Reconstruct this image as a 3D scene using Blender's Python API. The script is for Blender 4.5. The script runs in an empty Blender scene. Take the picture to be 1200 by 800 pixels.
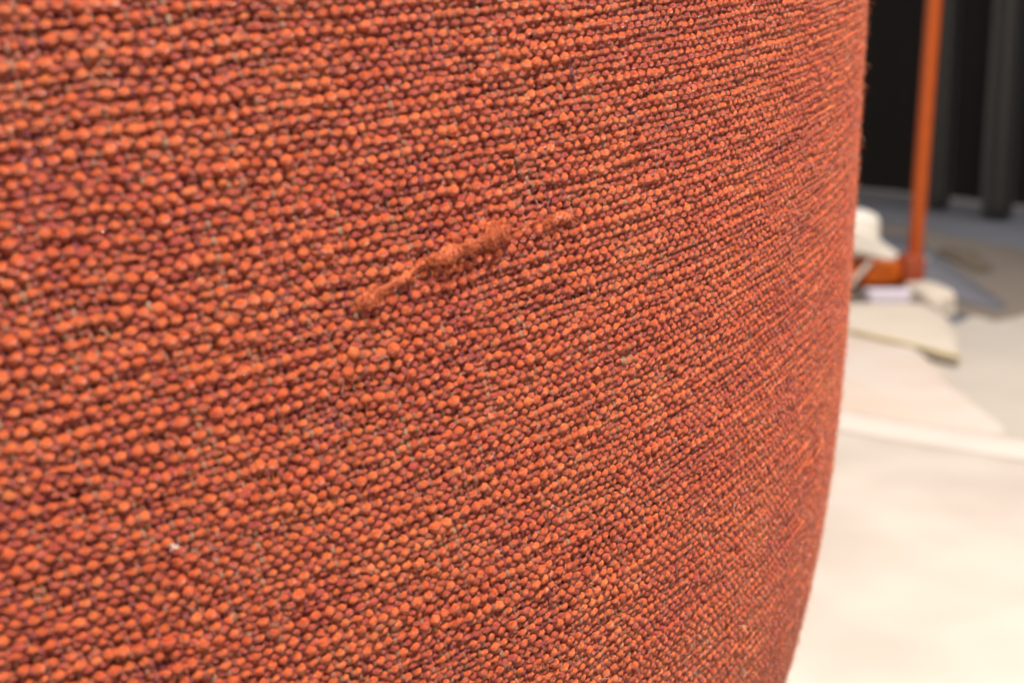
import bpy, bmesh, math, random
import numpy as np
from mathutils import Vector, Matrix, noise as mnoise
R = math.radians
random.seed(7); rng = np.random.default_rng(7)
sc = bpy.context.scene
C = sc.collection

# ---------------------------------------------------------------- camera
CAM_H, PITCH, FPX = 0.30, R(10), 1640.0
cd = bpy.data.cameras.new('camera'); cam = bpy.data.objects.new('camera', cd); C.objects.link(cam)
cam.location = (0, 0, CAM_H); cam.rotation_euler = (R(90) - PITCH, 0, 0)
cd.sensor_width = 36; cd.lens = FPX / 1200 * 36
cd.clip_start = 0.01; cd.clip_end = 60
cd.dof.use_dof = True; cd.dof.focus_distance = 0.252; cd.dof.aperture_fstop = 19.5; cd.dof.aperture_blades = 0
sc.camera = cam
# ---------------------------------------------------------------- world, lamps, exposure
w = bpy.data.worlds.new('World'); sc.world = w; w.use_nodes = True
bg = w.node_tree.nodes['Background']; bg.inputs[0].default_value = (1.0, 0.86, 0.74, 1); bg.inputs[1].default_value = 0.47
def area(name, loc, target, size, power, col):
    l = bpy.data.lights.new(name, 'AREA'); l.shape = 'DISK'; l.size = size; l.energy = power; l.color = col
    o = bpy.data.objects.new(name, l); C.objects.link(o); o.location = loc
    o.rotation_euler = (Vector(target) - Vector(loc)).to_track_quat('-Z', 'Y').to_euler()
    return o
area('hall_spotlight', (0.22, -0.19, 1.60), (0.0, 0.15, 0.25), 0.12, 63, (1.0, 0.89, 0.76))
area('cloth_fill_lamp', (0.75, 1.5, 1.7), (0.5, 1.45, 0.0), 0.4, 9.5, (1.0, 0.90, 0.80))  # unseen fill lamp hung low, added to brighten the floor cloths
area('back_ceiling_lamp', (1.2, 2.9, 2.6), (1.2, 3.2, 0.0), 0.6, 26, (0.93, 0.94, 1.0))
sc.view_settings.view_transform = 'Standard'; sc.view_settings.look = 'None'
sc.view_settings.exposure = 0.0; sc.view_settings.gamma = 1.0
sc.render.engine = 'CYCLES'

# ---------------------------------------------------------------- helpers
def tag(o, label=None, cat=None, group=None, kind=None):
    if label: o['label'] = label
    if cat: o['category'] = cat
    if group: o['group'] = group
    if kind: o['kind'] = kind
    return o
def empty(name, loc=(0, 0, 0)):
    o = bpy.data.objects.new(name, None); C.objects.link(o); o.location = loc; o.empty_display_size = 0.05
    return o
def link_mesh(name, verts, faces, mat, parent=None, smooth=True):
    """verts (n,3) world coordinates, faces list or (m,4)/(m,3) int array"""
    me = bpy.data.meshes.new(name)
    verts = np.asarray(verts, dtype=np.float64)
    if parent is not None:
        m = np.array(parent_world(parent).inverted())
        verts = verts @ m[:3, :3].T + m[:3, 3]
    if isinstance(faces, np.ndarray):
        n, k = faces.shape
        me.vertices.add(len(verts)); me.vertices.foreach_set('co', verts.astype(np.float32).ravel())
        me.loops.add(n * k); me.loops.foreach_set('vertex_index', faces.astype(np.int32).ravel())
        me.polygons.add(n); me.polygons.foreach_set('loop_start', np.arange(0, n * k, k, dtype=np.int32))
        me.update(calc_edges=True)
    else:
        me.from_pydata([tuple(v) for v in verts], [], faces); me.update()
    if smooth: me.polygons.foreach_set('use_smooth', np.ones(len(me.polygons), dtype=bool))
    me.materials.append(mat)
    o = bpy.data.objects.new(name, me); C.objects.link(o)
    if parent is not None: o.parent = parent
    return o
def parent_world(p):
    m = Matrix.Translation(p.location) @ p.rotation_euler.to_matrix().to_4x4()
    return m if p.parent is None else parent_world(p.parent) @ m
def point_attr(me, name, arr):
    a = me.attributes.new(name, 'FLOAT', 'POINT'); a.data.foreach_set('value', np.asarray(arr, dtype=np.float32))
def vec_attr(me, name, arr):
    a = me.attributes.new(name, 'FLOAT_VECTOR', 'POINT'); a.data.foreach_set('vector', np.asarray(arr, dtype=np.float32).ravel())

class N:                                              # tiny node helper
    def __init__(s, name):
        s.m = bpy.data.materials.new(name); s.m.use_nodes = True; s.t = s.m.node_tree
        s.b = s.t.nodes['Principled BSDF']
    def n(s, typ, **kw):
        x = s.t.nodes.new(typ)
        for k, v in kw.items():
            if k.startswith('i_'): x.inputs[k[2:].replace('_', ' ')].default_value = v
            else: setattr(x, k, v)
        return x
    def l(s, a, b): s.t.links.new(a, b)
    def ramp(s, fac, stops):
        r = s.n('ShaderNodeValToRGB'); e = r.color_ramp.elements
        while len(e) < len(stops): e.new(0.5)
        for el, (p_, c) in zip(e, stops): el.position = p_; el.color = (*c, 1)
        s.l(fac, r.inputs[0]); return r.outputs[0]
    def math(s, op, a, b=None, clamp=False):
        x = s.n('ShaderNodeMath', operation=op); x.use_clamp = clamp
        for i, v in enumerate((a, b)):
            if v is None: continue
            if isinstance(v, (int, float)): x.inputs[i].default_value = v
            else: s.l(v, x.inputs[i])
        return x.outputs[0]
    def mix(s, fac, a, b, typ='MIX'):
        x = s.n('ShaderNodeMix', data_type='RGBA', blend_type=typ)
        for sock, v in ((x.inputs[0], fac), (x.inputs[6], a), (x.inputs[7], b)):
            if isinstance(v, (int, float)): sock.default_value = v
            elif isinstance(v, tuple): sock.default_value = (*v, 1)
            else: s.l(v, sock)
        return x.outputs[2]
    def bump(s, h, dist, strength=1.0):
        x = s.n('ShaderNodeBump'); x.inputs['Strength'].default_value = strength; x.inputs['Distance'].default_value = dist
        s.l(h, x.inputs['Height']); s.l(x.outputs[0], s.b.inputs['Normal']); return x
    def noise(s, vec, scale, detail=3, rough=0.55):
        x = s.n('ShaderNodeTexNoise'); x.inputs['Scale'].default_value = scale; x.inputs['Detail'].default_value = detail
        x.inputs['Roughness'].default_value = rough
        if vec is not None: s.l(vec, x.inputs['Vector'])
        return x.outputs[0]

# wool yarn: fibres twisted round the yarn (attribute 'strand' = length, angle), heathered by 'tint', which on orange also carries painted bead highlight and shade
def yarn_mat(name, stops, sss=0.0, sheen=0.08, fleck=(0.62, 0.36, 0.20), fleck_amt=0.25):
    k = N(name)
    st = k.n('ShaderNodeAttribute', attribute_name='strand').outputs['Vector']
    ti = k.n('ShaderNodeAttribute', attribute_name='tint').outputs['Fac']
    geo = k.n('ShaderNodeTexCoord').outputs['Object']
    mp = k.n('ShaderNodeMapping'); k.l(st, mp.inputs['Vector']); mp.inputs['Scale'].default_value = (1.0, 1.0, 1.0)
    f1 = k.noise(mp.outputs[0], 1.0, 4, 0.65)                    # strands
    f2 = k.noise(geo, 900, 3, 0.6)                               # mottled dye about 1 mm
    f3 = k.noise(geo, 2600, 2, 0.6)
    v = k.math('ADD', k.math('MULTIPLY', f1, 0.85), k.math('MULTIPLY', f2, 0.15))
    v = k.math('ADD', v, k.math('MULTIPLY', k.math('SUBTRACT', ti, 0.5), 0.75))
    col = k.ramp(v, stops)
    fm = k.math('MULTIPLY', k.math('GREATER_THAN', f3, 0.63), fleck_amt)
    col = k.mix(fm, col, fleck)
    k.l(col, k.b.inputs['Base Color'])
    k.b.inputs['Roughness'].default_value = 0.36
    k.b.inputs['Specular IOR Level'].default_value = 0.6
    k.b.inputs['Sheen Weight'].default_value = sheen; k.b.inputs['Sheen Roughness'].default_value = 0.4
    if sss: k.b.inputs['Subsurface Weight'].default_value = sss; k.b.inputs['Subsurface Radius'].default_value = (1.0, 0.35, 0.2); k.b.inputs['Subsurface Scale'].default_value = 0.0007
    k.b.inputs['Sheen Tint'].default_value = (1.0, 0.62, 0.42, 1)
    h = k.math('ADD', k.math('ADD', f1, k.math('MULTIPLY', f3, 0.35)), k.math('MULTIPLY', f2, 0.5))
    k.bump(h, 0.0009, 1.0)
    return k.m
M_ORANGE = yarn_mat('rust_orange_wool', stops=[(0.28, (0.26, 0.022, 0.014)), (0.40, (0.62, 0.070, 0.022)), (0.51, (0.85, 0.136, 0.034)), (0.72, (0.94, 0.28, 0.08))])
M_HEATHER = yarn_mat('heather_brown_wool', [(0.28, (0.32, 0.030, 0.046)), (0.44, (0.56, 0.060, 0.050)), (0.60, (0.68, 0.15, 0.060)), (0.76, (0.66, 0.36, 0.20))], fleck=(0.55, 0.42, 0.30), fleck_amt=0.5)
M_WARP = yarn_mat('plum_beige_wool', [(0.28, (0.28, 0.034, 0.070)), (0.44, (0.50, 0.068, 0.078)), (0.58, (0.62, 0.20, 0.12)), (0.74, (0.68, 0.40, 0.28))], fleck=(0.5, 0.42, 0.36), fleck_amt=0.5)

def simple(name, col, rough=0.6, spec=0.4, nscale=40, namt=0.25, bump=0.0, bscale=200, sheen=0.0, metallic=0.0):
    k = N(name); oc = k.n('ShaderNodeTexCoord').outputs['Object']
    nz = k.noise(oc, nscale, 4, 0.6)
    lo = tuple(c * (1 - namt) for c in col); hi = tuple(min(1, c * (1 + namt)) for c in col)
    k.l(k.ramp(nz, [(0.3, lo), (0.7, hi)]), k.b.inputs['Base Color'])
    k.b.inputs['Roughness'].default_value = rough; k.b.inputs['Specular IOR Level'].default_value = spec
    k.b.inputs['Sheen Weight'].default_value = sheen; k.b.inputs['Metallic'].default_value = metallic
    if bump: k.bump(k.noise(oc, bscale, 3, 0.6), bump, 0.6)
    return k.m
def cloth_mat(name, base, patches, pscale=5.0):
    k = N(name); oc = k.n('ShaderNodeTexCoord').outputs['Object']
    n1 = k.noise(oc, pscale, 2, 0.5)
    col = k.ramp(n1, [(0.36, patches), (0.60, base)])
    wv = k.n('ShaderNodeTexWave', wave_type='BANDS', bands_direction='X'); wv.inputs['Scale'].default_value = 260; wv.inputs['Distortion'].default_value = 2.5
    wy = k.n('ShaderNodeTexWave', wave_type='BANDS', bands_direction='Y'); wy.inputs['Scale'].default_value = 260; wy.inputs['Distortion'].default_value = 2.5
    k.l(oc, wv.inputs['Vector']); k.l(oc, wy.inputs['Vector'])
    k.l(col, k.b.inputs['Base Color']); k.b.inputs['Roughness'].default_value = 0.85
    k.b.inputs['Specular IOR Level'].default_value = 0.2; k.b.inputs['Sheen Weight'].default_value = 0.1
    k.bump(k.math('ADD', wv.outputs[1], wy.outputs[1]), 0.0004, 0.5)
    return k.m
M_CREAM = cloth_mat('cream_cotton', (0.57, 0.525, 0.49), (0.49, 0.445, 0.415), 9)
M_PEACH = cloth_mat('peach_cotton', (0.66, 0.60, 0.56), (0.64, 0.53, 0.46), 6)
M_HEM = cloth_mat('pale_hem_cotton', (0.66, 0.615, 0.58), (0.62, 0.57, 0.535), 9)
M_OFFWHITE = cloth_mat('greyish_cotton', (0.55, 0.51, 0.465), (0.48, 0.445, 0.405))
M_BEIGE = cloth_mat('beige_cotton', (0.70, 0.63, 0.55), (0.62, 0.56, 0.48))
M_WHITE = simple('white_fabric', (0.80, 0.77, 0.72), 0.8, 0.2, 30, 0.05, 0.0004, 700)
M_LILAC = simple('pale_lilac_paper', (0.74, 0.71, 0.86), 0.6, 0.3, 30, 0.04)
M_YELLOW = simple('yellow_piping', (0.62, 0.54, 0.30), 0.7, 0.2, 60, 0.15)
M_FLOOR = simple('grey_floor', (0.205, 0.212, 0.24), 0.55, 0.4, 9, 0.10, 0.0005, 600)
M_CARPET = simple('taupe_carpet', (0.24, 0.185, 0.145), 0.95, 0.1, 60, 0.12, 0.002, 900, 0.2)
M_GREYPATCH = simple('flat_blue_grey', (0.165, 0.17, 0.20), 0.9, 0.2, 30, 0.12, 0.001, 600)
M_OLIVE = simple('olive_brown_felt', (0.17, 0.14, 0.105), 0.95, 0.1, 50, 0.25, 0.001, 600)
M_CURTAIN = simple('black_drape', (0.015, 0.014, 0.014), 0.8, 0.15, 60, 0.25, 0.0012, 500, 0.0)
M_TUBE = simple('lit_orange_paint', (0.72, 0.16, 0.02), 0.5, 0.4, 60, 0.10, 0.0003, 900)  # foot tube brighter than the post: light put into the paint colour
M_PAINT = simple('orange_powder_coat', (0.52, 0.095, 0.010), 0.42, 0.45, 60, 0.10, 0.0003, 900)
M_PLEAT = simple('highlit_black_drape', (0.022, 0.021, 0.021), 0.42, 0.45, 60, 0.2, 0.001, 500, 0.1)  # same drape as the panel, made lighter: pleat highlight put into its colour
M_PAINT_RED = simple('rusty_red_paint', (0.36, 0.065, 0.025), 0.55, 0.4, 70, 0.15, 0.0003, 900)
M_STEEL = simple('dull_steel', (0.42, 0.43, 0.46), 0.35, 0.5, 60, 0.1, metallic=0.8)
M_LINT = simple('pale_lint', (0.85, 0.72, 0.66), 0.8, 0.2, 60, 0.05)

# ---------------------------------------------------------------- setting
def sheet(name, outline, z, mat, thick=0.003, amp=0.0, freq=6.0, step=0.03, kind=None, seed=0.0, parent=None, folds=()):
    """a cloth / carpet with a real thickness cut to a floor outline; amp = height of its rumples"""
    bm = bmesh.new()
    xs = [p[0] for p in outline]; ys = [p[1] for p in outline]
    f = bm.faces.new([bm.verts.new((x, y, 0)) for x, y in outline])
    if amp > 0 or folds:
        for ax, lo, hi in ((0, min(xs), max(xs)), (1, min(ys), max(ys))):
            n = int((hi - lo) / step)
            for i in range(1, n + 1):
                co = [0, 0, 0]; no = [0, 0, 0]; co[ax] = lo + i * step; no[ax] = 1
                bmesh.ops.bisect_plane(bm, geom=bm.verts[:] + bm.edges[:] + bm.faces[:], plane_co=co, plane_no=no)
    bmesh.ops.triangulate(bm, faces=[q for q in bm.faces if len(q.verts) > 4])
    top = {}
    for v in bm.verts:
        nz = mnoise.noise(Vector((v.co.x * freq + seed, v.co.y * freq - seed, seed)))
        nz2 = mnoise.noise(Vector((v.co.x * freq * 3 + seed, v.co.y * freq * 3, seed + 5)))
        h = amp * (0.5 + 0.5 * nz + 0.18 * nz2)
        for (ax_, ay_, bx_, by_, wd, hh) in folds:
            d = Vector((bx_ - ax_, by_ - ay_)); L = d.length; d /= L
            r_ = Vector((v.co.x - ax_, v.co.y - ay_)); t_ = r_.dot(d); s_ = abs(r_.x * d.y - r_.y * d.x + 0.01 * mnoise.noise(Vector((t_ * 9, seed, 0))))
            if -0.05 < t_ < L + 0.05: h += hh * math.exp(-(s_ / wd) ** 2)
        v.co.z = h
    bm.normal_update()
    if sum(q.normal.z for q in bm.faces) < 0: bmesh.ops.reverse_faces(bm, faces=bm.faces[:])
    ret = bmesh.ops.extrude_face_region(bm, geom=bm.faces[:])
    for g in ret['geom']:
        if isinstance(g, bmesh.types.BMVert): g.co.z += thick
    me = bpy.data.meshes.new(name); bm.normal_update(); bmesh.ops.recalc_face_normals(bm, faces=bm.faces[:]); bm.to_mesh(me); bm.free()
    me.materials.append(mat); o = bpy.data.objects.new(name, me); C.objects.link(o)
    if parent: o.parent = parent; o.location = (0, 0, z) ; o.location = Vector((0, 0, z)) - parent.location
    else: o.location = (0, 0, z)
    me.polygons.foreach_set('use_smooth', [abs(p.normal.z) > 0.5 for p in me.polygons])
    if kind: o['kind'] = kind
    return o
floor = sheet('floor', [(-6, -4), (6, -4), (6, 7), (-6, 7)], -0.006, M_FLOOR, 0.002, kind='structure')
carpet = sheet('carpet', [(-3, -2), (4, -2), (4, 0.15), (1.02, 2.62), (0.93, 3.05), (0.86, 3.52), (-3, 6.4)], -0.003, M_CARPET, 0.004, kind='structure')
grey = sheet('grey_patch', [(0.845, 2.95), (0.80, 2.62), (0.71, 1.985), (0.683, 1.945), (0.655, 2.02), (0.64, 2.15), (0.60, 2.2), (0.66, 2.7), (0.74, 3.05)], 0.002, M_GREYPATCH, 0.0012, 0.0, 8, 0.05)  # thin flat patch in blue-grey, laid on the carpet
tag(grey, 'long flat blue-grey patch lying on the taupe carpet beside the orange post', 'felt scrap')
blob = sheet('grey_patch', [(0.612, 1.945), (0.622, 1.90), (0.612, 1.84), (0.595, 1.80), (0.55, 1.80), (0.56, 1.93), (0.59, 1.95)], 0.002, M_GREYPATCH, 0.0012, 0.0, 12, 0.03)
tag(blob, 'small rounded blue-grey patch tucked against the right end of the beige bundle', 'felt scrap')
olive = sheet('floor_mat', [(0.845, 2.72), (0.872, 2.64), (0.83, 2.40), (0.795, 2.375), (0.80, 2.48), (0.81, 2.66)], 0.0045, M_OLIVE, 0.0015, 0.0, 12, 0.05)
tag(olive, 'small dark olive brown mat lying across the blue-grey patch and the taupe carpet', 'mat')

# black drape behind: wavy panel, two deep round pleats in front of it
cur = empty('curtain', (1.2, 4.2, 0))
A0, A1 = np.array([0.05, 7.4]), np.array([2.6, 0.75])
A0 = np.array([1.123, 4.51]) + (np.array([1.123, 4.51]) - np.array([1.383, 3.785])) * 3.0
A1 = np.array([1.383, 3.785]) + (np.array([1.383, 3.785]) - np.array([1.123, 4.51])) * 3.2
nu, nz_ = 420, 26
d = (A1 - A0) / np.linalg.norm(A1 - A0); nn = np.array([-abs(d[1]), -d[0] if d[1] < 0 else d[0]]); nn = np.array([d[1], -d[0]])
if nn @ (np.array([0, 0]) - A0) < 0: nn = -nn
L = np.linalg.norm(A1 - A0)
V = []
for i in range(nu + 1):
    t = i / nu * L
    wv = 0.012 * math.sin(t * 6 + 1.3 * math.sin(t * 3.1)) + 0.005 * math.sin(t * 37 + 2)
    for j in range(nz_ + 1):
        z = 0.005 + 2.5 * (j / nz_) ** 1.6
        q = A0 + d * t + nn * wv * (1 - 0.35 * j / nz_)
        V.append((q[0], q[1], z))
F = np.array([[i * (nz_ + 1) + j, (i + 1) * (nz_ + 1) + j, (i + 1) * (nz_ + 1) + j + 1, i * (nz_ + 1) + j + 1] for i in range(nu) for j in range(nz_)])
link_mesh('panel', V, F, M_CURTAIN, cur)
def pleat(cx, cy, rx, top_lean):
    V, F = [], []; n = 28; m = 30
    for j in range(m + 1):
        t = j / m; z = 0.004 + 2.45 * t ** 1.8
        r = rx * (0.86 + 0.14 * min(1, j / 2)) * (1 + 0.04 * math.sin(z * 9)) * (1 - 0.12 * t)
        for i in range(n):
            a = 2 * math.pi * i / n
            V.append((cx + top_lean * z + r * math.cos(a), cy + r * 1.25 * math.sin(a), z))
    for j in range(m):
        for i in range(n): F.append((j * n + i, j * n + (i + 1) % n, (j + 1) * n + (i + 1) % n, (j + 1) * n + i))
    F.append(tuple(range(n - 1, -1, -1))); F.append(tuple(m * n + i for i in range(n)))
    return link_mesh('pleat', V, F, M_PLEAT, cur)
pleat(1.130, 3.72, 0.030, 0.0); pleat(1.190, 3.44, 0.037, 0.0)
tag(cur, 'black floor-length drape with two deep round pleats hanging across the back', 'curtain')

# ---------------------------------------------------------------- cloths spread on the floor
s1 = sheet('drop_cloth', [(0.45, 1.86), (0.545, 1.79), (0.59, 1.775), (0.64, 1.80), (0.70, 1.865), (0.95, 2.0), (1.5, 1.4), (1.5, 0.2), (0.2, 0.2), (0.2, 1.7)], 0.003, M_OFFWHITE, 0.003, 0.006, 5, 0.025, seed=3.1, folds=[(0.62, 1.75, 1.0, 1.35, 0.012, 0.012), (0.7, 1.55, 0.52, 1.25, 0.02, 0.01)])
tag(s1, 'greyish off-white cotton sheet spread widest on the floor, reaching the taupe carpet', 'cloth')
s2 = sheet('drop_cloth', [(0.463, 1.695), (0.448, 1.50), (0.432, 1.30), (0.415, 1.10), (0.395, 0.95), (0.1, 0.9), (-0.2, 1.4), (0.2, 1.78)], 0.010, M_PEACH, 0.005, 0.004, 7, 0.02, seed=8.2, folds=[(0.463, 1.695, 0.395, 0.95, 0.008, 0.004), (0.30, 1.5, 0.38, 1.1, 0.02, 0.006)])
tag(s2, 'cream pink-tinged cloth with a long diagonal edge, between the off-white sheet and the hemmed cloth', 'cloth')
s3g = empty('drop_cloth', (0.4, 1.1, 0.03))
s3 = sheet('cloth_sheet', [(-0.3, 1.70), (0.300, 1.205), (0.420, 1.10), (0.77, 0.80), (0.9, 0.1), (-0.6, -0.2), (-0.9, 1.2)], 0.019, M_CREAM, 0.003, 0.005, 4, 0.02, seed=1.7, parent=s3g,
           folds=[(0.14, 0.72, 0.30, 0.98, 0.02, 0.004), (0.50, 0.80, 0.25, 0.55, 0.03, 0.007)])
def ribbon(name, pts, r, mat, parent, flat=1.0, segs=8):
    P = np.array(pts, float); V = []; F = []
    for i, p_ in enumerate(P):
        t = P[min(i + 1, len(P) - 1)] - P[max(i - 1, 0)]; t /= np.linalg.norm(t)
        b = np.cross(t, [0, 0, 1.0]); b /= np.linalg.norm(b); n_ = np.cross(b, t)
        rr = r[i] if isinstance(r, (list, tuple, np.ndarray)) else r
        for k in range(segs):
            a = 2 * math.pi * k / segs; V.append(p_ + b * rr * math.cos(a) + n_ * rr * flat * math.sin(a))
    m = len(P)
    for i in range(m - 1):
        for k in range(segs): F.append((i * segs + k, i * segs + (k + 1) % segs, (i + 1) * segs + (k + 1) % segs, (i + 1) * segs + k))
    F.append(tuple(range(segs - 1, -1, -1))); F.append(tuple((m - 1) * segs + k for k in range(segs)))
    return link_mesh(name, V, F, mat, parent)
hp = []
for i in range(60):
    t = i / 59; a = np.array([-0.29, 1.665, 0]); b = np.array([0.282, 1.170, 0]); c = np.array([0.74, 0.765, 0])
    q = a + (b - a) * (t / 0.5) if t < 0.5 else b + (c - b) * ((t - 0.5) / 0.5)
    n1_ = mnoise.noise(Vector((q[0] * 4 + 1.7, q[1] * 4 - 1.7, 1.7))); n2_ = mnoise.noise(Vector((q[0] * 12 + 1.7, q[1] * 12, 6.7)))
    h = 0.019 + 0.005 * (0.5 + 0.5 * n1_ + 0.18 * n2_) + 0.004
    hp.append((q[0], q[1], h))
ribbon('hem', hp, 0.030, M_HEM, s3g, 0.05, 24)
tag(s3g, 'cream cloth with a thick rolled hem lying closest to the rust orange pouf', 'cloth')

# ---------------------------------------------------------------- orange metal rack with its post
rk = empty('metal_rack', (0.55, 2.12, 0))
def box_mesh(name, c, size, mat, parent, bev=0.004, rot=0.0, tilt=0.0):
    bm = bmesh.new(); bmesh.ops.create_cube(bm, size=1.0)
    bmesh.ops.scale(bm, vec=size, verts=bm.verts)
    bmesh.ops.bevel(bm, geom=bm.edges[:], offset=bev, segments=3, affect='EDGES', profile=0.5)
    bmesh.ops.rotate(bm, verts=bm.verts, matrix=Matrix.Rotation(tilt, 3, 'Y') @ Matrix.Rotation(rot, 3, 'Z'))
    me = bpy.data.meshes.new(name); bm.to_mesh(me); bm.free(); me.materials.append(mat)
    me.polygons.foreach_set('use_smooth', [True] * len(me.polygons))
    o = bpy.data.objects.new(name, me); C.objects.link(o); o.parent = parent; o.location = Vector(c) - parent.location
    return o
box_mesh('upright', (0.626, 2.10, 0.81), (0.0165, 0.022, 1.50), M_PAINT, rk, 0.004, 0.15, R(1.45))
box_mesh('foot_block', (0.597, 2.085, 0.038), (0.030, 0.05, 0.052), M_PAINT_RED, rk, 0.003)
ribbon('foot_tube', [(0.28, 2.09, 0.034), (0.40, 2.09, 0.035), (0.50, 2.09, 0.035), (0.579, 2.09, 0.035)], 0.021, M_TUBE, rk, 1.0, 20)
box_mesh('rear_bracket', (0.571, 2.25, 0.052), (0.032, 0.03, 0.046), M_PAINT, rk, 0.003)
ribbon('cross_tube', [(0.575, 2.10, 0.040), (0.573, 2.17, 0.040), (0.571, 2.24, 0.042)], 0.009, M_PAINT_RED, rk, 1.0, 12)
box_mesh('latch', (0.616, 2.066, 0.058), (0.008, 0.008, 0.010), M_STEEL, rk, 0.002)
box_mesh('rear_upright', (0.586, 2.265, 0.052), (0.010, 0.010, 0.075), M_STEEL, rk, 0.002)
tag(rk, 'orange painted metal rack with a thin upright post and a low foot tube', 'metal rack')

# white padded cloth on the foot tube
def blobby(name, c, size, mat, parent, seed=0, amp=0.12, freq=3.0, sub=4, squash=1.0, rot=0.0, power=3.0):
    bm = bmesh.new(); bmesh.ops.create_icosphere(bm, subdivisions=sub, radius=1.0)
    for v in bm.verts:
        n_ = v.co.normalized(); s = (abs(n_.x) ** power + abs(n_.y) ** power + abs(n_.z) ** power) ** (-1 / power)
        k = s * (1 + amp * mnoise.noise(n_ * freq + Vector((seed, seed * 2, 0))) + amp * 0.4 * mnoise.noise(n_ * freq * 3 + Vector((0, seed, 1))))
        v.co = Vector((n_.x * k * size[0], n_.y * k * size[1], n_.z * k * size[2]))
    bmesh.ops.rotate(bm, verts=bm.verts, matrix=Matrix.Rotation(rot, 3, 'Z'))
    me = bpy.data.meshes.new(name); bm.to_mesh(me); bm.free(); me.materials.append(mat)
    me.polygons.foreach_set('use_smooth', [True] * len(me.polygons))
    o = bpy.data.objects.new(name, me); C.objects.link(o)
    if parent: o.parent = parent; o.location = Vector(c) - parent.location
    else: o.location = c
    return o
wc = empty('padded_wrap', (0.49, 2.06, 0.06))
blobby('roll', (0.497, 2.09, 0.097), (0.046, 0.05, 0.034), M_WHITE, wc, 2, 0.04, 2.0, 5, power=4.5)
def poly_solid(name, pts2, y0, thick, mat, parent, bulge=0.004, n=10):
    """soft flat piece: outline in x,z at depth y0, real thickness, bulged"""
    bm = bmesh.new(); f = bm.faces.new([bm.verts.new((x, 0, z)) for x, z in pts2])
    r = bmesh.ops.extrude_face_region(bm, geom=[f])
    for g in r['geom']:
        if isinstance(g, bmesh.types.BMVert): g.co.y += thick
    bmesh.ops.recalc_face_normals(bm, faces=bm.faces[:])
    bmesh.ops.bevel(bm, geom=bm.edges[:], offset=thick * 0.35, segments=3, affect='EDGES', profile=0.5)
    for v in bm.verts: v.co.y += bulge * mnoise.noise(Vector((v.co.x * 30, 0, v.co.z * 30)))
    me = bpy.data.meshes.new(name); bm.to_mesh(me); bm.free(); me.materials.append(mat)
    o = bpy.data.objects.new(name, me); C.objects.link(o); o.parent = parent; o.location = Vector((0, y0, 0)) - parent.location
    return o
poly_solid('flap', [(0.44, 0.110), (0.505, 0.108), (0.530, 0.096), (0.552, 0.080), (0.566, 0.071), (0.562, 0.063), (0.547, 0.061), (0.528, 0.066), (0.505, 0.072), (0.44, 0.074)], 2.030, 0.014, M_WHITE, wc)
ribbon('strap', [(0.528, 2.05, 0.061), (0.520, 2.047, 0.050), (0.508, 2.047, 0.036), (0.494, 2.045, 0.018)], [0.006, 0.0065, 0.0065, 0.006], M_WHITE, wc, 0.5, 10)
tag(wc, 'white padded cloth roll with a pointed flap hanging over the orange foot tube', 'padding')

# beige bundle in front of the rack, with a yellow-edged corner
bd = empty('cloth_bundle', (0.5, 1.85, 0))
blobby('bundle_end', (0.590, 1.96, 0.010), (0.024, 0.065, 0.025), M_BEIGE, bd, 5, 0.05, 2.0, 5, power=5)
sheet('folded_sheet', [(0.2, 1.90), (0.559, 1.881), (0.556, 1.776), (0.528, 1.634), (0.482, 1.482), (0.443, 1.577), (0.40, 1.66), (0.2, 1.62)], 0.013, M_BEIGE, 0.006, 0.004, 9, 0.02, seed=4.4, parent=bd)
ribbon('piping', [(0.405, 1.650, 0.022), (0.424, 1.613, 0.022), (0.443, 1.575, 0.022), (0.463, 1.528, 0.022), (0.482, 1.480, 0.022)], 0.0022, M_YELLOW, bd, 1.0, 8)
tag(bd, 'beige folded cloth bundle with yellow piping lying in front of the orange rack', 'cloth bundle')
box_mesh('folded_paper', (0.545, 1.985, 0.016), (0.074, 0.035, 0.019), M_LILAC, empty('paper_packet', (0.545, 1.985, 0.006)), 0.003, 0.04)
pk = bpy.data.objects['paper_packet']; tag(pk, 'pale lilac folded paper packet lying on the floor below the orange foot tube', 'paper packet')

# ---------------------------------------------------------------- the pouf
PHI, D0, RB, Z0, KB, KA, KP = R(-27), .1815, .3405, .2931, 6.9, .016, 3.451
CX, CY = (RB + D0) * math.sin(PHI), (RB + D0) * math.cos(PHI)
ZT = np.linspace(.60, .03, 1200)
RT = RB + KA * (ZT - .3) - KB * np.clip(Z0 - ZT, 0, None) ** KP
LT = np.concatenate([[0], np.cumsum(np.hypot(np.diff(ZT), np.diff(RT)))]); LT = LT - np.interp(-.30, -ZT, LT)
def S(A, s, off=0.0):
    """point of the cover at arc A round it and arc s up it, pushed out by off"""
    z = np.interp(-s, LT, ZT); r = np.interp(-s, LT, RT)
    z2 = np.interp(-s + 1e-3, LT, ZT); r2 = np.interp(-s + 1e-3, LT, RT)
    dz, dr = z2 - z, r2 - r; l_ = np.hypot(dz, dr); nr, nz = -dz / l_, dr / l_     # outward normal in (r,z)
    th = A / RB + PHI + math.pi
    rr = r + nr * off; zz = z + nz * off
    return np.stack([CX + rr * np.sin(th), CY + rr * np.cos(th), zz], -1)
P_, Q_ = 0.00218, 0.00236                      # bead pitch along the row, row distance
PS1, PS2 = R(7.5), R(16)
def fab(u, v):
    return -(u * math.cos(PS1) - v * math.sin(PS2)), u * math.sin(PS1) + v * math.cos(PS2)
def G(u, v, off=0.0):
    A, s = fab(u, v); return S(A, s, off)
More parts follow.
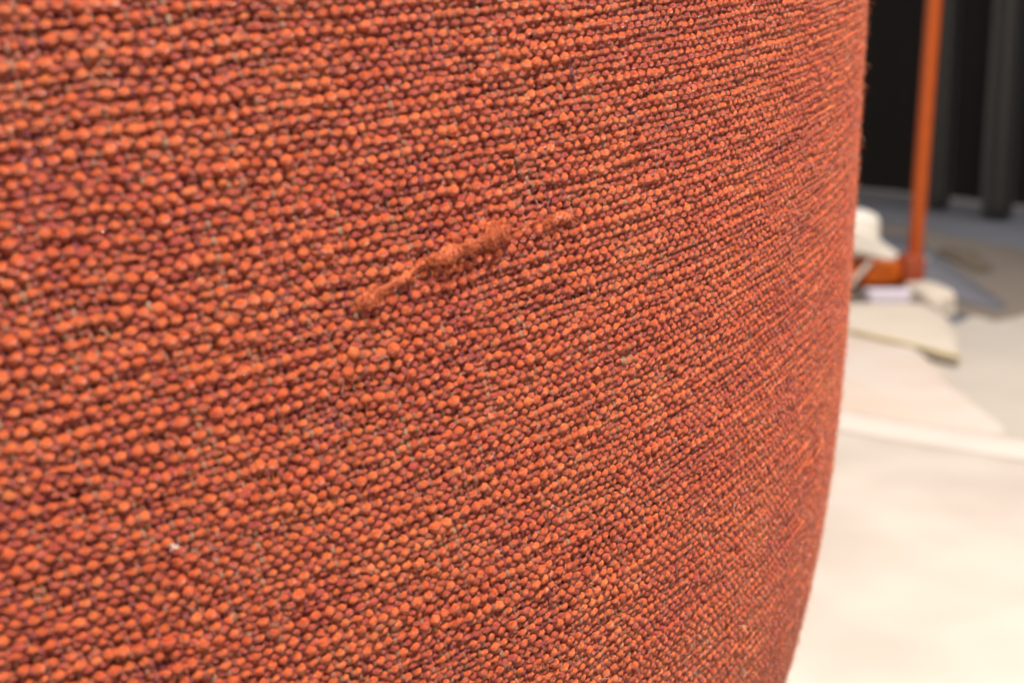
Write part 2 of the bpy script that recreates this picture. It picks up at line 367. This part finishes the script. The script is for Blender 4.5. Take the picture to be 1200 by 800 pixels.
# smooth random field on the cloth
def vnoise(seed, cell, amp):
    r_ = np.random.default_rng(seed).normal(size=(256, 256))
    def f(u, v):
        a = np.asarray(u, float) / cell[0] + 100; b = np.asarray(v, float) / cell[1] + 100
        i = np.floor(a).astype(int); j = np.floor(b).astype(int); fa, fb = a - i, b - j
        fa = fa * fa * (3 - 2 * fa); fb = fb * fb * (3 - 2 * fb)
        g = lambda p, q: r_[p % 256, q % 256]
        return amp * ((g(i, j) * (1 - fa) + g(i + 1, j) * fa) * (1 - fb) + (g(i, j + 1) * (1 - fa) + g(i + 1, j + 1) * fa) * fb)
    return f
wob_v = vnoise(1, (.011, .009), .00028); wob_v2 = vnoise(2, (.0045, .0030), .00016); wob_u = vnoise(3, (.009, .010), .00022)
hue = vnoise(4, (.02, .012), .03); hue2 = vnoise(5, (.006, .0028), .03)
# which part of the cloth the picture can see (with a margin)
ca, sa = math.cos(PITCH), math.sin(PITCH)
def seen(u, v, mx=60, back=0.03):
    P = G(u, v); dx = P[..., 0]; y_ = P[..., 1]; z_ = P[..., 2] - CAM_H
    dep = y_ * ca - z_ * sa; px = 600 + FPX * dx / dep; py = 400 - FPX * (y_ * sa + z_ * ca) / dep
    nx, ny = P[..., 0] - CX, P[..., 1] - CY; l_ = np.hypot(nx, ny)
    face = (-(P[..., 0]) * nx - P[..., 1] * ny) / (l_ * np.hypot(P[..., 0], P[..., 1]))     # cos of view angle
    return (px > -mx) & (px < 1250) & (py > -mx) & (py < 800 + mx) & (face > -0.07), dep, px, py
uu = np.arange(-0.05, 0.40, P_ / 2); vv = np.arange(-0.30, 0.10, Q_ / 2)
UU, VV = np.meshgrid(uu, vv); OK, DEP, PX, PY = seen(UU, VV); PX = np.nan_to_num(PX, nan=1e5); PY = np.nan_to_num(PY, nan=1e5)
print('rows', OK.any(1).sum(), 'cols', OK.any(0).sum(), 'beads', OK.sum() / 4)

pouf = empty('pouf', (CX, CY, 0.03))
# body: whole solid of revolution, base at the bottom, closed top
def k_body():
    k = N('rust_woven_backing'); uvn = k.n('ShaderNodeAttribute', attribute_name='weave').outputs['Vector']
    sp = k.n('ShaderNodeSeparateXYZ'); k.l(uvn, sp.inputs[0])
    cu = k.math('COSINE', k.math('MULTIPLY', sp.outputs[0], 2 * math.pi / P_)); cv = k.math('COSINE', k.math('MULTIPLY', sp.outputs[1], 2 * math.pi / Q_))
    pr = k.math('MULTIPLY', cu, cv)
    nz = k.noise(uvn, 500, 4, 0.6)
    fac = k.math('ADD', k.math('MULTIPLY', pr, 0.28), nz)
    k.l(k.ramp(fac, [(0.2, (0.10, 0.016, 0.014)), (0.5, (0.36, 0.045, 0.02)), (0.75, (0.66, 0.11, 0.03))]), k.b.inputs['Base Color'])
    k.b.inputs['Roughness'].default_value = 0.8; k.b.inputs['Sheen Weight'].default_value = 0.2
    k.bump(fac, 0.0012, 1.0); return k.m
M_BODY = k_body()
na, ns = 360, 150
aa = np.linspace(-math.pi, math.pi, na, endpoint=False) * RB; ss = np.linspace(-LT.max() + 1e-4, -LT.min() - 1e-3, ns)
AA, SS = np.meshgrid(aa, ss); Vb = S(AA, SS, -0.0009).reshape(-1, 3)
i, j = np.meshgrid(np.arange(na), np.arange(ns - 1)); i = i.ravel(); j = j.ravel()
Fb = np.stack([j * na + i, (j + 1) * na + i, (j + 1) * na + (i + 1) % na, j * na + (i + 1) % na], 1)
cover = link_mesh('woven_cover', Vb, Fb, M_BODY, pouf)
det = math.cos(PS1) * math.cos(PS2) + math.sin(PS1) * math.sin(PS2)
ub = (-AA * math.cos(PS2) + SS * math.sin(PS2)) / det; vb = (SS * math.cos(PS1) + AA * math.sin(PS1)) / det
vec_attr(cover.data, 'weave', np.stack([ub.ravel(), vb.ravel(), 0 * ub.ravel()], -1))
# top cushion and base plate close the body
def disc(name, z, r, h, mat):
    V, F = [], []; n = 96; m = 10
    for q in range(m + 1):
        t = q / m * math.pi / 2
        for p2 in range(n):
            a = 2 * math.pi * p2 / n; rr = r * (0.86 + 0.14 * math.cos(t)) if q < m else r * 0.86
            V.append((CX + rr * math.cos(a), CY + rr * math.sin(a), z + h * math.sin(t)))
    for q in range(m):
        for p2 in range(n): F.append((q * n + p2, q * n + (p2 + 1) % n, (q + 1) * n + (p2 + 1) % n, (q + 1) * n + p2))
    F.append(tuple(m * n + p2 for p2 in range(n))); F.append(tuple(range(n - 1, -1, -1)))
    return link_mesh(name, V, F, mat, pouf)
disc('top_panel', 0.598, float(RT[0]) - 0.0008, 0.03, M_BODY)
tag(pouf, 'large rust orange pouf in coarse nubby weave with a snagged fuzzy thread', 'pouf')

def swept(name, u, v, hgt, rn, rb, tint, mat, along_u, amin=-112, amax=112, nseg=6, twist=1.0, jit=0.07, parent=cover, sscale=1.0):
    """yarn laid on the cloth: centre (u,v), height hgt above it, radii rn out / rb sideways"""
    c = G(u, v, hgt)
    t = np.gradient(c, axis=0); t /= np.linalg.norm(t, axis=1, keepdims=True)
    n_ = G(u, v, hgt + 1e-3) - c; n_ /= np.linalg.norm(n_, axis=1, keepdims=True)
    n_ = n_ - (n_ * t).sum(1, keepdims=True) * t; n_ /= np.linalg.norm(n_, axis=1, keepdims=True)
    b = np.cross(t, n_)
    ang = np.radians(np.linspace(amin, amax, nseg + 1))
    m = len(u); k = nseg + 1
    J = 1 + rng.normal(size=(m, k, 1)) * jit
    V = c[:, None] + (n_[:, None] * (rn[:, None] * np.cos(ang))[..., None] + b[:, None] * (rb[:, None] * np.sin(ang))[..., None]) * J
    ln = np.concatenate([[0], np.cumsum(np.linalg.norm(np.diff(c, axis=0), axis=1))])
    a_, b_ = np.meshgrid(np.arange(m - 1), np.arange(nseg), indexing='ij'); a_ = a_.ravel(); b_ = b_.ravel()
    F = np.stack([a_ * k + b_, (a_ + 1) * k + b_, (a_ + 1) * k + b_ + 1, a_ * k + b_ + 1], 1)
    if not along_u: F = F
    o = link_mesh(name, V.reshape(-1, 3), F, mat, parent)
    off = rng.uniform(0, 50)
    st = np.stack([np.broadcast_to((ln * 420)[:, None], (m, k)), np.broadcast_to(ang * 8.0, (m, k)) + (ln * 1500 * twist)[:, None], np.full((m, k), off)], -1)
    vec_attr(o.data, 'strand', st.reshape(-1, 3)); point_attr(o.data, 'tint', np.broadcast_to(tint[:, None], (m, k)).reshape(-1))
    return o
def samples(lo, hi, pitch, ph, near):
    """sample positions along a yarn: more where the camera is near"""
    g = np.linspace(lo, hi, 600); dens = near * np.where(g < 0.03, 0.88, np.where(g < 0.125, 1.14, 0.75)) if near > 5 else near * np.ones(600)
    cum = np.concatenate([[0], np.cumsum((dens[1:] + dens[:-1]) / 2 * np.diff(g))]) / pitch
    n = max(4, int(cum[-1])); return np.interp(np.linspace(0, cum[-1], n + 1), cum, g)
def bead_rand(n, s=0.12): return np.clip(rng.normal(size=n) * s, -0.3, 0.3)
j0, j1 = int(np.floor(-0.30 / Q_)), int(np.ceil(0.10 / Q_))
def row_span(v):
    ok, dep, _, _ = seen(uu, np.full_like(uu, v)); idx = np.nonzero(ok)[0]
    return (uu[idx[0]], uu[idx[-1]]) if len(idx) > 4 else None
def col_span(u):
    ok, dep, _, _ = seen(np.full_like(vv, u), vv); idx = np.nonzero(ok)[0]
    return (vv[idx[0]], vv[idx[-1]]) if len(idx) > 4 else None
far = lambda u: np.clip((u - 0.10) / 0.07, 0, 1)         # the cloth is stretched flatter round the curve
cnt = [0, 0, 0]
for j in range(j0, j1):
    for kind in (0, 1):
        v0 = (j + 0.5 * kind) * Q_; sp = row_span(v0)
        if sp is None: continue
        spb = 8.0 if kind == 0 else 6.0
        u = samples(sp[0], sp[1], P_, 0, spb)
        ph = u / P_ - 0.5 * kind + wob_u(u, np.full_like(u, v0)) / P_ + 0.16 * vnoise(900 + j * 2 + kind, (.004, 1), 1)(u, 0 * u) * 0.7
        bi = np.round(ph).astype(int); fr = ph - bi                          # bead index, position in bead
        bi0 = bi.min(); nb = bi.max() - bi0 + 2; k_ = bi - bi0
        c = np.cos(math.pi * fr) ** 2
        sz = 1 + bead_rand(nb, 0.12); hz = rng.normal(size=nb) * 0.00010; vz = rng.normal(size=nb) * 0.00015; tz = rng.normal(size=nb) * 0.045
        merged = rng.random(nb) < (0.10 if kind == 0 else 0.05)               # this bead runs into the next one
        mg = np.where(fr > 0, merged[k_], merged[np.maximum(k_ - 1, 0)])
        slub = 1 + np.clip(vnoise(3000 + j * 2 + kind, (.012, 1), 0.10)(u, 0 * u), -.2, .25)
        vv_ = v0 + (1 - 0.55 * far(u)) * (wob_v(u, v0 + 0 * u) + wob_v2(u, v0 + 0 * u)) + vnoise(6000 + j * 2 + kind, (.007, 1), .00012)(u, 0 * u) + vz[k_] * c
        tint = 0.5 + hue(u, vv_) + hue2(u, vv_) + tz[k_] * 0.8
        if kind == 0:
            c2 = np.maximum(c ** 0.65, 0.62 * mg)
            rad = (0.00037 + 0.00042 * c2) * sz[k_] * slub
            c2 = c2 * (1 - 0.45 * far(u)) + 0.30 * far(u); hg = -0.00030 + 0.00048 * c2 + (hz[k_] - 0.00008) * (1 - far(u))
            swept('weft_yarn', u, vv_, hg, rad * 0.88, rad * 1.0, tint + 0.12 * (c2 - 0.6), M_ORANGE, True, nseg=6, jit=0.075)  # bead tops tinted lighter, dips darker: highlight and shade put into colour
        else:
            c2 = np.maximum(c ** 0.7, 0.5 * mg)
            rad = (0.00038 + 0.00024 * c2) * sz[k_] * slub
            hg = -0.00048 + 0.00048 * c2 + hz[k_] + 0.00018 * far(u)
            swept('heather_weft_yarn', u, vv_, hg, rad, rad * 1.1, tint, M_HEATHER, True, nseg=4, amin=-100, amax=100)
        cnt[kind] += 1
warps = []
for i in range(int(-0.05 / P_ * 2), int(0.40 / P_ * 2)):
    u0 = i * P_ / 2; sp = col_span(u0)
    if sp is None: continue
    v = samples(sp[0], sp[1], Q_, 0, 4.0)
    # even columns pass over the heather rows, odd ones over the orange rows
    ph = v / Q_ - (0.5 if i % 2 == 0 else 0.0)
    c = np.cos(math.pi * ph) ** 2
    u_ = u0 + wob_u(np.full_like(v, u0), v) * -1 + vnoise(12000 + i, (1, .004), .00012)(0 * v, v)
    rad = 0.00040 * (1 + vnoise(15000 + i, (1, .006), 0.16)(0 * v, v))
    hg = -0.00052 + (0.00074 if i % 2 else 0.00062) * c + vnoise(18000 + i, (1, .004), .00010)(0 * v, v)
    tint = 0.5 + vnoise(21000 + i, (1, .004), 0.16)(0 * v, v) + hue(u_, v)
    o = swept('warp_yarn', u_, v, hg, rad, rad * 1.15, tint, M_WARP, False, nseg=3, amin=-95, amax=95)
    cnt[2] += 1; warps.append(o)
if len(warps) > 298:                                   # past the first 298 columns, the ones round the edge of the curve are joined
    bm = bmesh.new()
    for o in warps[298:]: bm.from_mesh(o.data)
    me = bpy.data.meshes.new('edge_warp_yarns'); bm.to_mesh(me); bm.free(); me.materials.append(M_WARP)
    j_ = bpy.data.objects.new('edge_warp_yarns', me); C.objects.link(j_); j_.parent = cover; j_['kind'] = 'stuff'
    for o in warps[298:]: bpy.data.objects.remove(o)
print('yarns', cnt)

# ---------------------------------------------------------------- fuzz, snag, lint
def fibres(name, n, base_fn, mat, parent, length, width, curl=0.5, lift=0.5, kind='stuff', tintsd=0.2, dirfn=None):
    u, v, h = base_fn(n); o3 = G(u, v, h); e = 1e-4
    tu = (G(u + e, v, h) - o3) / e; tv = (G(u, v + e, h) - o3) / e
    nn_ = np.cross(tu, tv); nn_ /= np.linalg.norm(nn_, axis=1, keepdims=True)
    chk = G(u, v, h + 1e-3) - o3; nn_ *= np.sign((chk * nn_).sum(1, keepdims=True))
    a = rng.uniform(0, 2 * math.pi, n) if dirfn is None else dirfn(n)
    L_ = length[0] + (length[1] - length[0]) * rng.random(n) ** 2
    d0_ = tu * np.cos(a)[:, None] + tv * np.sin(a)[:, None]; side = np.cross(d0_, nn_)
    K = 5; pts = [o3]; ang = rng.normal(size=n) * curl; ba = rng.normal(size=n) * curl; up_ = np.abs(rng.normal(size=n)) * lift
    cur_ = o3
    for s_ in range(K - 1):
        t = s_ / (K - 1); w_ = ba * t * 3 + ang
        dd = d0_ * np.cos(w_)[:, None] + side * np.sin(w_)[:, None] + nn_ * (up_ * (1 - 1.7 * t))[:, None]
        cur_ = cur_ + dd * (L_ / (K - 1))[:, None]; pts.append(cur_)
    P = np.stack(pts, 1)                                            # n,K,3
    T = np.gradient(P, axis=1); T /= np.linalg.norm(T, axis=2, keepdims=True)
    B = np.cross(T, nn_[:, None]); B /= np.linalg.norm(B, axis=2, keepdims=True) + 1e-9; N2 = np.cross(B, T)
    wd = (width * rng.uniform(0.7, 1.3, n))[:, None, None] * np.array([1, 1, .9, .75, .4])[None, :, None]
    ring = [P + B * wd * math.cos(q) + N2 * wd * math.sin(q) for q in (0, 2.094, 4.189)]
    V = np.stack(ring, 2).reshape(-1, 3)                            # n,K,3rings
    F = []
    idx = np.arange(n)[:, None] * K * 3
    for s_ in range(K - 1):
        for r_ in range(3):
            q = np.array([[s_ * 3 + r_, s_ * 3 + (r_ + 1) % 3, (s_ + 1) * 3 + (r_ + 1) % 3, (s_ + 1) * 3 + r_]]); F.append(idx + q)
    o = link_mesh(name, V, np.concatenate(F, 0), mat, parent)
    tt = 0.62 + rng.normal(size=n) * tintsd
    vec_attr(o.data, 'strand', V * 3000); point_attr(o.data, 'tint', np.repeat(tt, K * 3))
    if kind: o['kind'] = kind
    return o
cand = np.argwhere(OK & (DEP > 0.185) & (PX > 150))
def spread(n):
    c_ = cand[rng.integers(0, len(cand), n)]; u = UU[c_[:, 0], c_[:, 1]] + rng.uniform(-.5, .5, n) * P_; v = VV[c_[:, 0], c_[:, 1]] + rng.uniform(-.5, .5, n) * Q_
    return u, v, rng.uniform(0.0004, 0.0012, n)
fibres('loose_fibres', 26000, spread, M_ORANGE, cover, (0.0007, 0.0022), 0.000028, 0.7, 0.8)
fibres('pale_fibres', 1100, spread, M_LINT, cover, (0.0010, 0.0030), 0.000016, 0.9, 0.8)

# the snag: a pulled thread fluffed up, from one picked point to another on the cloth
def find(px, py):
    dd = np.hypot(PX - px, PY - py) + (~OK) * 1e5; q = np.unravel_index(dd.argmin(), dd.shape); return UU[q], VV[q]
def interp_path(keys, m):
    K = np.array(keys); t = np.linspace(0, len(K) - 1, m); return np.stack([np.interp(t, np.arange(len(K)), K[:, c]) for c in range(K.shape[1])], 1)
sa_, sm1, sm2, sb_ = find(415, 352), find(505, 305), find(590, 275), find(668, 246)
def snag_piece(a, b, rad, lift, seed):
    m = 42; t = np.linspace(0, 1, m); u = a[0] + (b[0] - a[0]) * t; v = a[1] + (b[1] - a[1]) * t
    v = v + vnoise(seed, (.0022, 1), .00028)(u, 0 * u)
    env = np.clip(np.sin(math.pi * t), 0, 1) ** 0.55
    lump = 1 + vnoise(seed + 1, (.0016, 1), 0.42)(u, 0 * u)
    rr = rad * (0.25 + 0.75 * env) * np.clip(lump, .5, 1.6)
    return swept('pulled_thread', u, v, np.full(m, lift) * (0.6 + 0.4 * env), rr * 0.65, rr * 1.2, 0.62 + 0 * t, M_FLUFF, True, -180, 180, 14, 2.5, 0.17, cover), (u, v, rr, env)
M_FLUFF = yarn_mat('fluffed_wool', [(0.25, (0.86, 0.15, 0.045)), (0.5, (0.96, 0.195, 0.07)), (0.7, (0.98, 0.25, 0.09)), (0.95, (0.99, 0.38, 0.15))], sheen=0.1, fleck=(0.9, 0.4, 0.2), fleck_amt=0.2)
def mixp(a, b, t): return (a[0] + (b[0] - a[0]) * t, a[1] + (b[1] - a[1]) * t)
pieces = [(sa_, mixp(sa_, sm1, 0.28), 0.00060, 0.0006, 41), (mixp(sm1, sm2, -0.10), mixp(sm1, sm2, 0.42), 0.00085, 0.0008, 51), (mixp(sm1, sm2, 0.36), mixp(sm1, sm2, 1.0), 0.00090, 0.0009, 61),
          (mixp(sm2, sb_, 0.50), sb_, 0.00055, 0.0007, 71), (mixp(sa_, sm1, 0.25), mixp(sa_, sm1, 0.95), 0.00050, 0.0006, 81), (mixp(sm1, sm2, 0.95), mixp(sm2, sb_, 0.6), 0.00042, 0.0006, 91)]
for a, b, rad, lift, sd in pieces:
    o, (u_, v_, r_, e_) = snag_piece(a, b, rad, lift, sd)
    nf = int(460 * (rad / 0.0010) ** 2.0)
    def fn(n, u_=u_, v_=v_, r_=r_, lift=lift):
        k = rng.integers(0, len(u_), n); return u_[k] + rng.normal(size=n) * .0004, v_[k] + rng.normal(size=n) * r_[k] * 0.8, lift * 0.9 + rng.uniform(0, 1, n) * r_[k] * 0.9
    fibres('fluff', nf, fn, M_FLUFF, cover, (0.0006, 0.0022), 0.000036, 1.2, 0.6)
# tuft standing up out of the snag, one long stray hair low down, one speck of lint at the left
tp = find(575, 268)
fibres('fluff', 110, lambda n: (tp[0] + rng.normal(size=n) * .0006, tp[1] + rng.uniform(-.2, 1, n) * .0016, rng.uniform(.0006, .0018, n)), M_FLUFF, cover, (0.0008, 0.0024), 0.000026, 1.0, 1.0)
def lint(px, py, n, ln, mat, wd, nm='lint'):
    c0 = find(px, py)
    return fibres(nm, n, lambda n: (c0[0] + rng.normal(size=n) * .00012, c0[1] + rng.normal(size=n) * .00012, np.full(n, .0011)), mat, cover, (ln * 0.7, ln), wd, 0.8, 0.5, None)
lint(198, 640, 9, 0.0009, M_LINT, 0.00006)
lint(462, 780, 1, 0.0038, M_FLUFF, 0.00004, 'stray_hair')
lint(575, 644, 1, 0.0020, M_LINT, 0.00003, 'stray_hair'); lint(640, 590, 1, 0.0016, M_LINT, 0.00003, 'stray_hair')
print('tris', sum(len(o.data.polygons) * 2 for o in C.objects if o.type == 'MESH'))
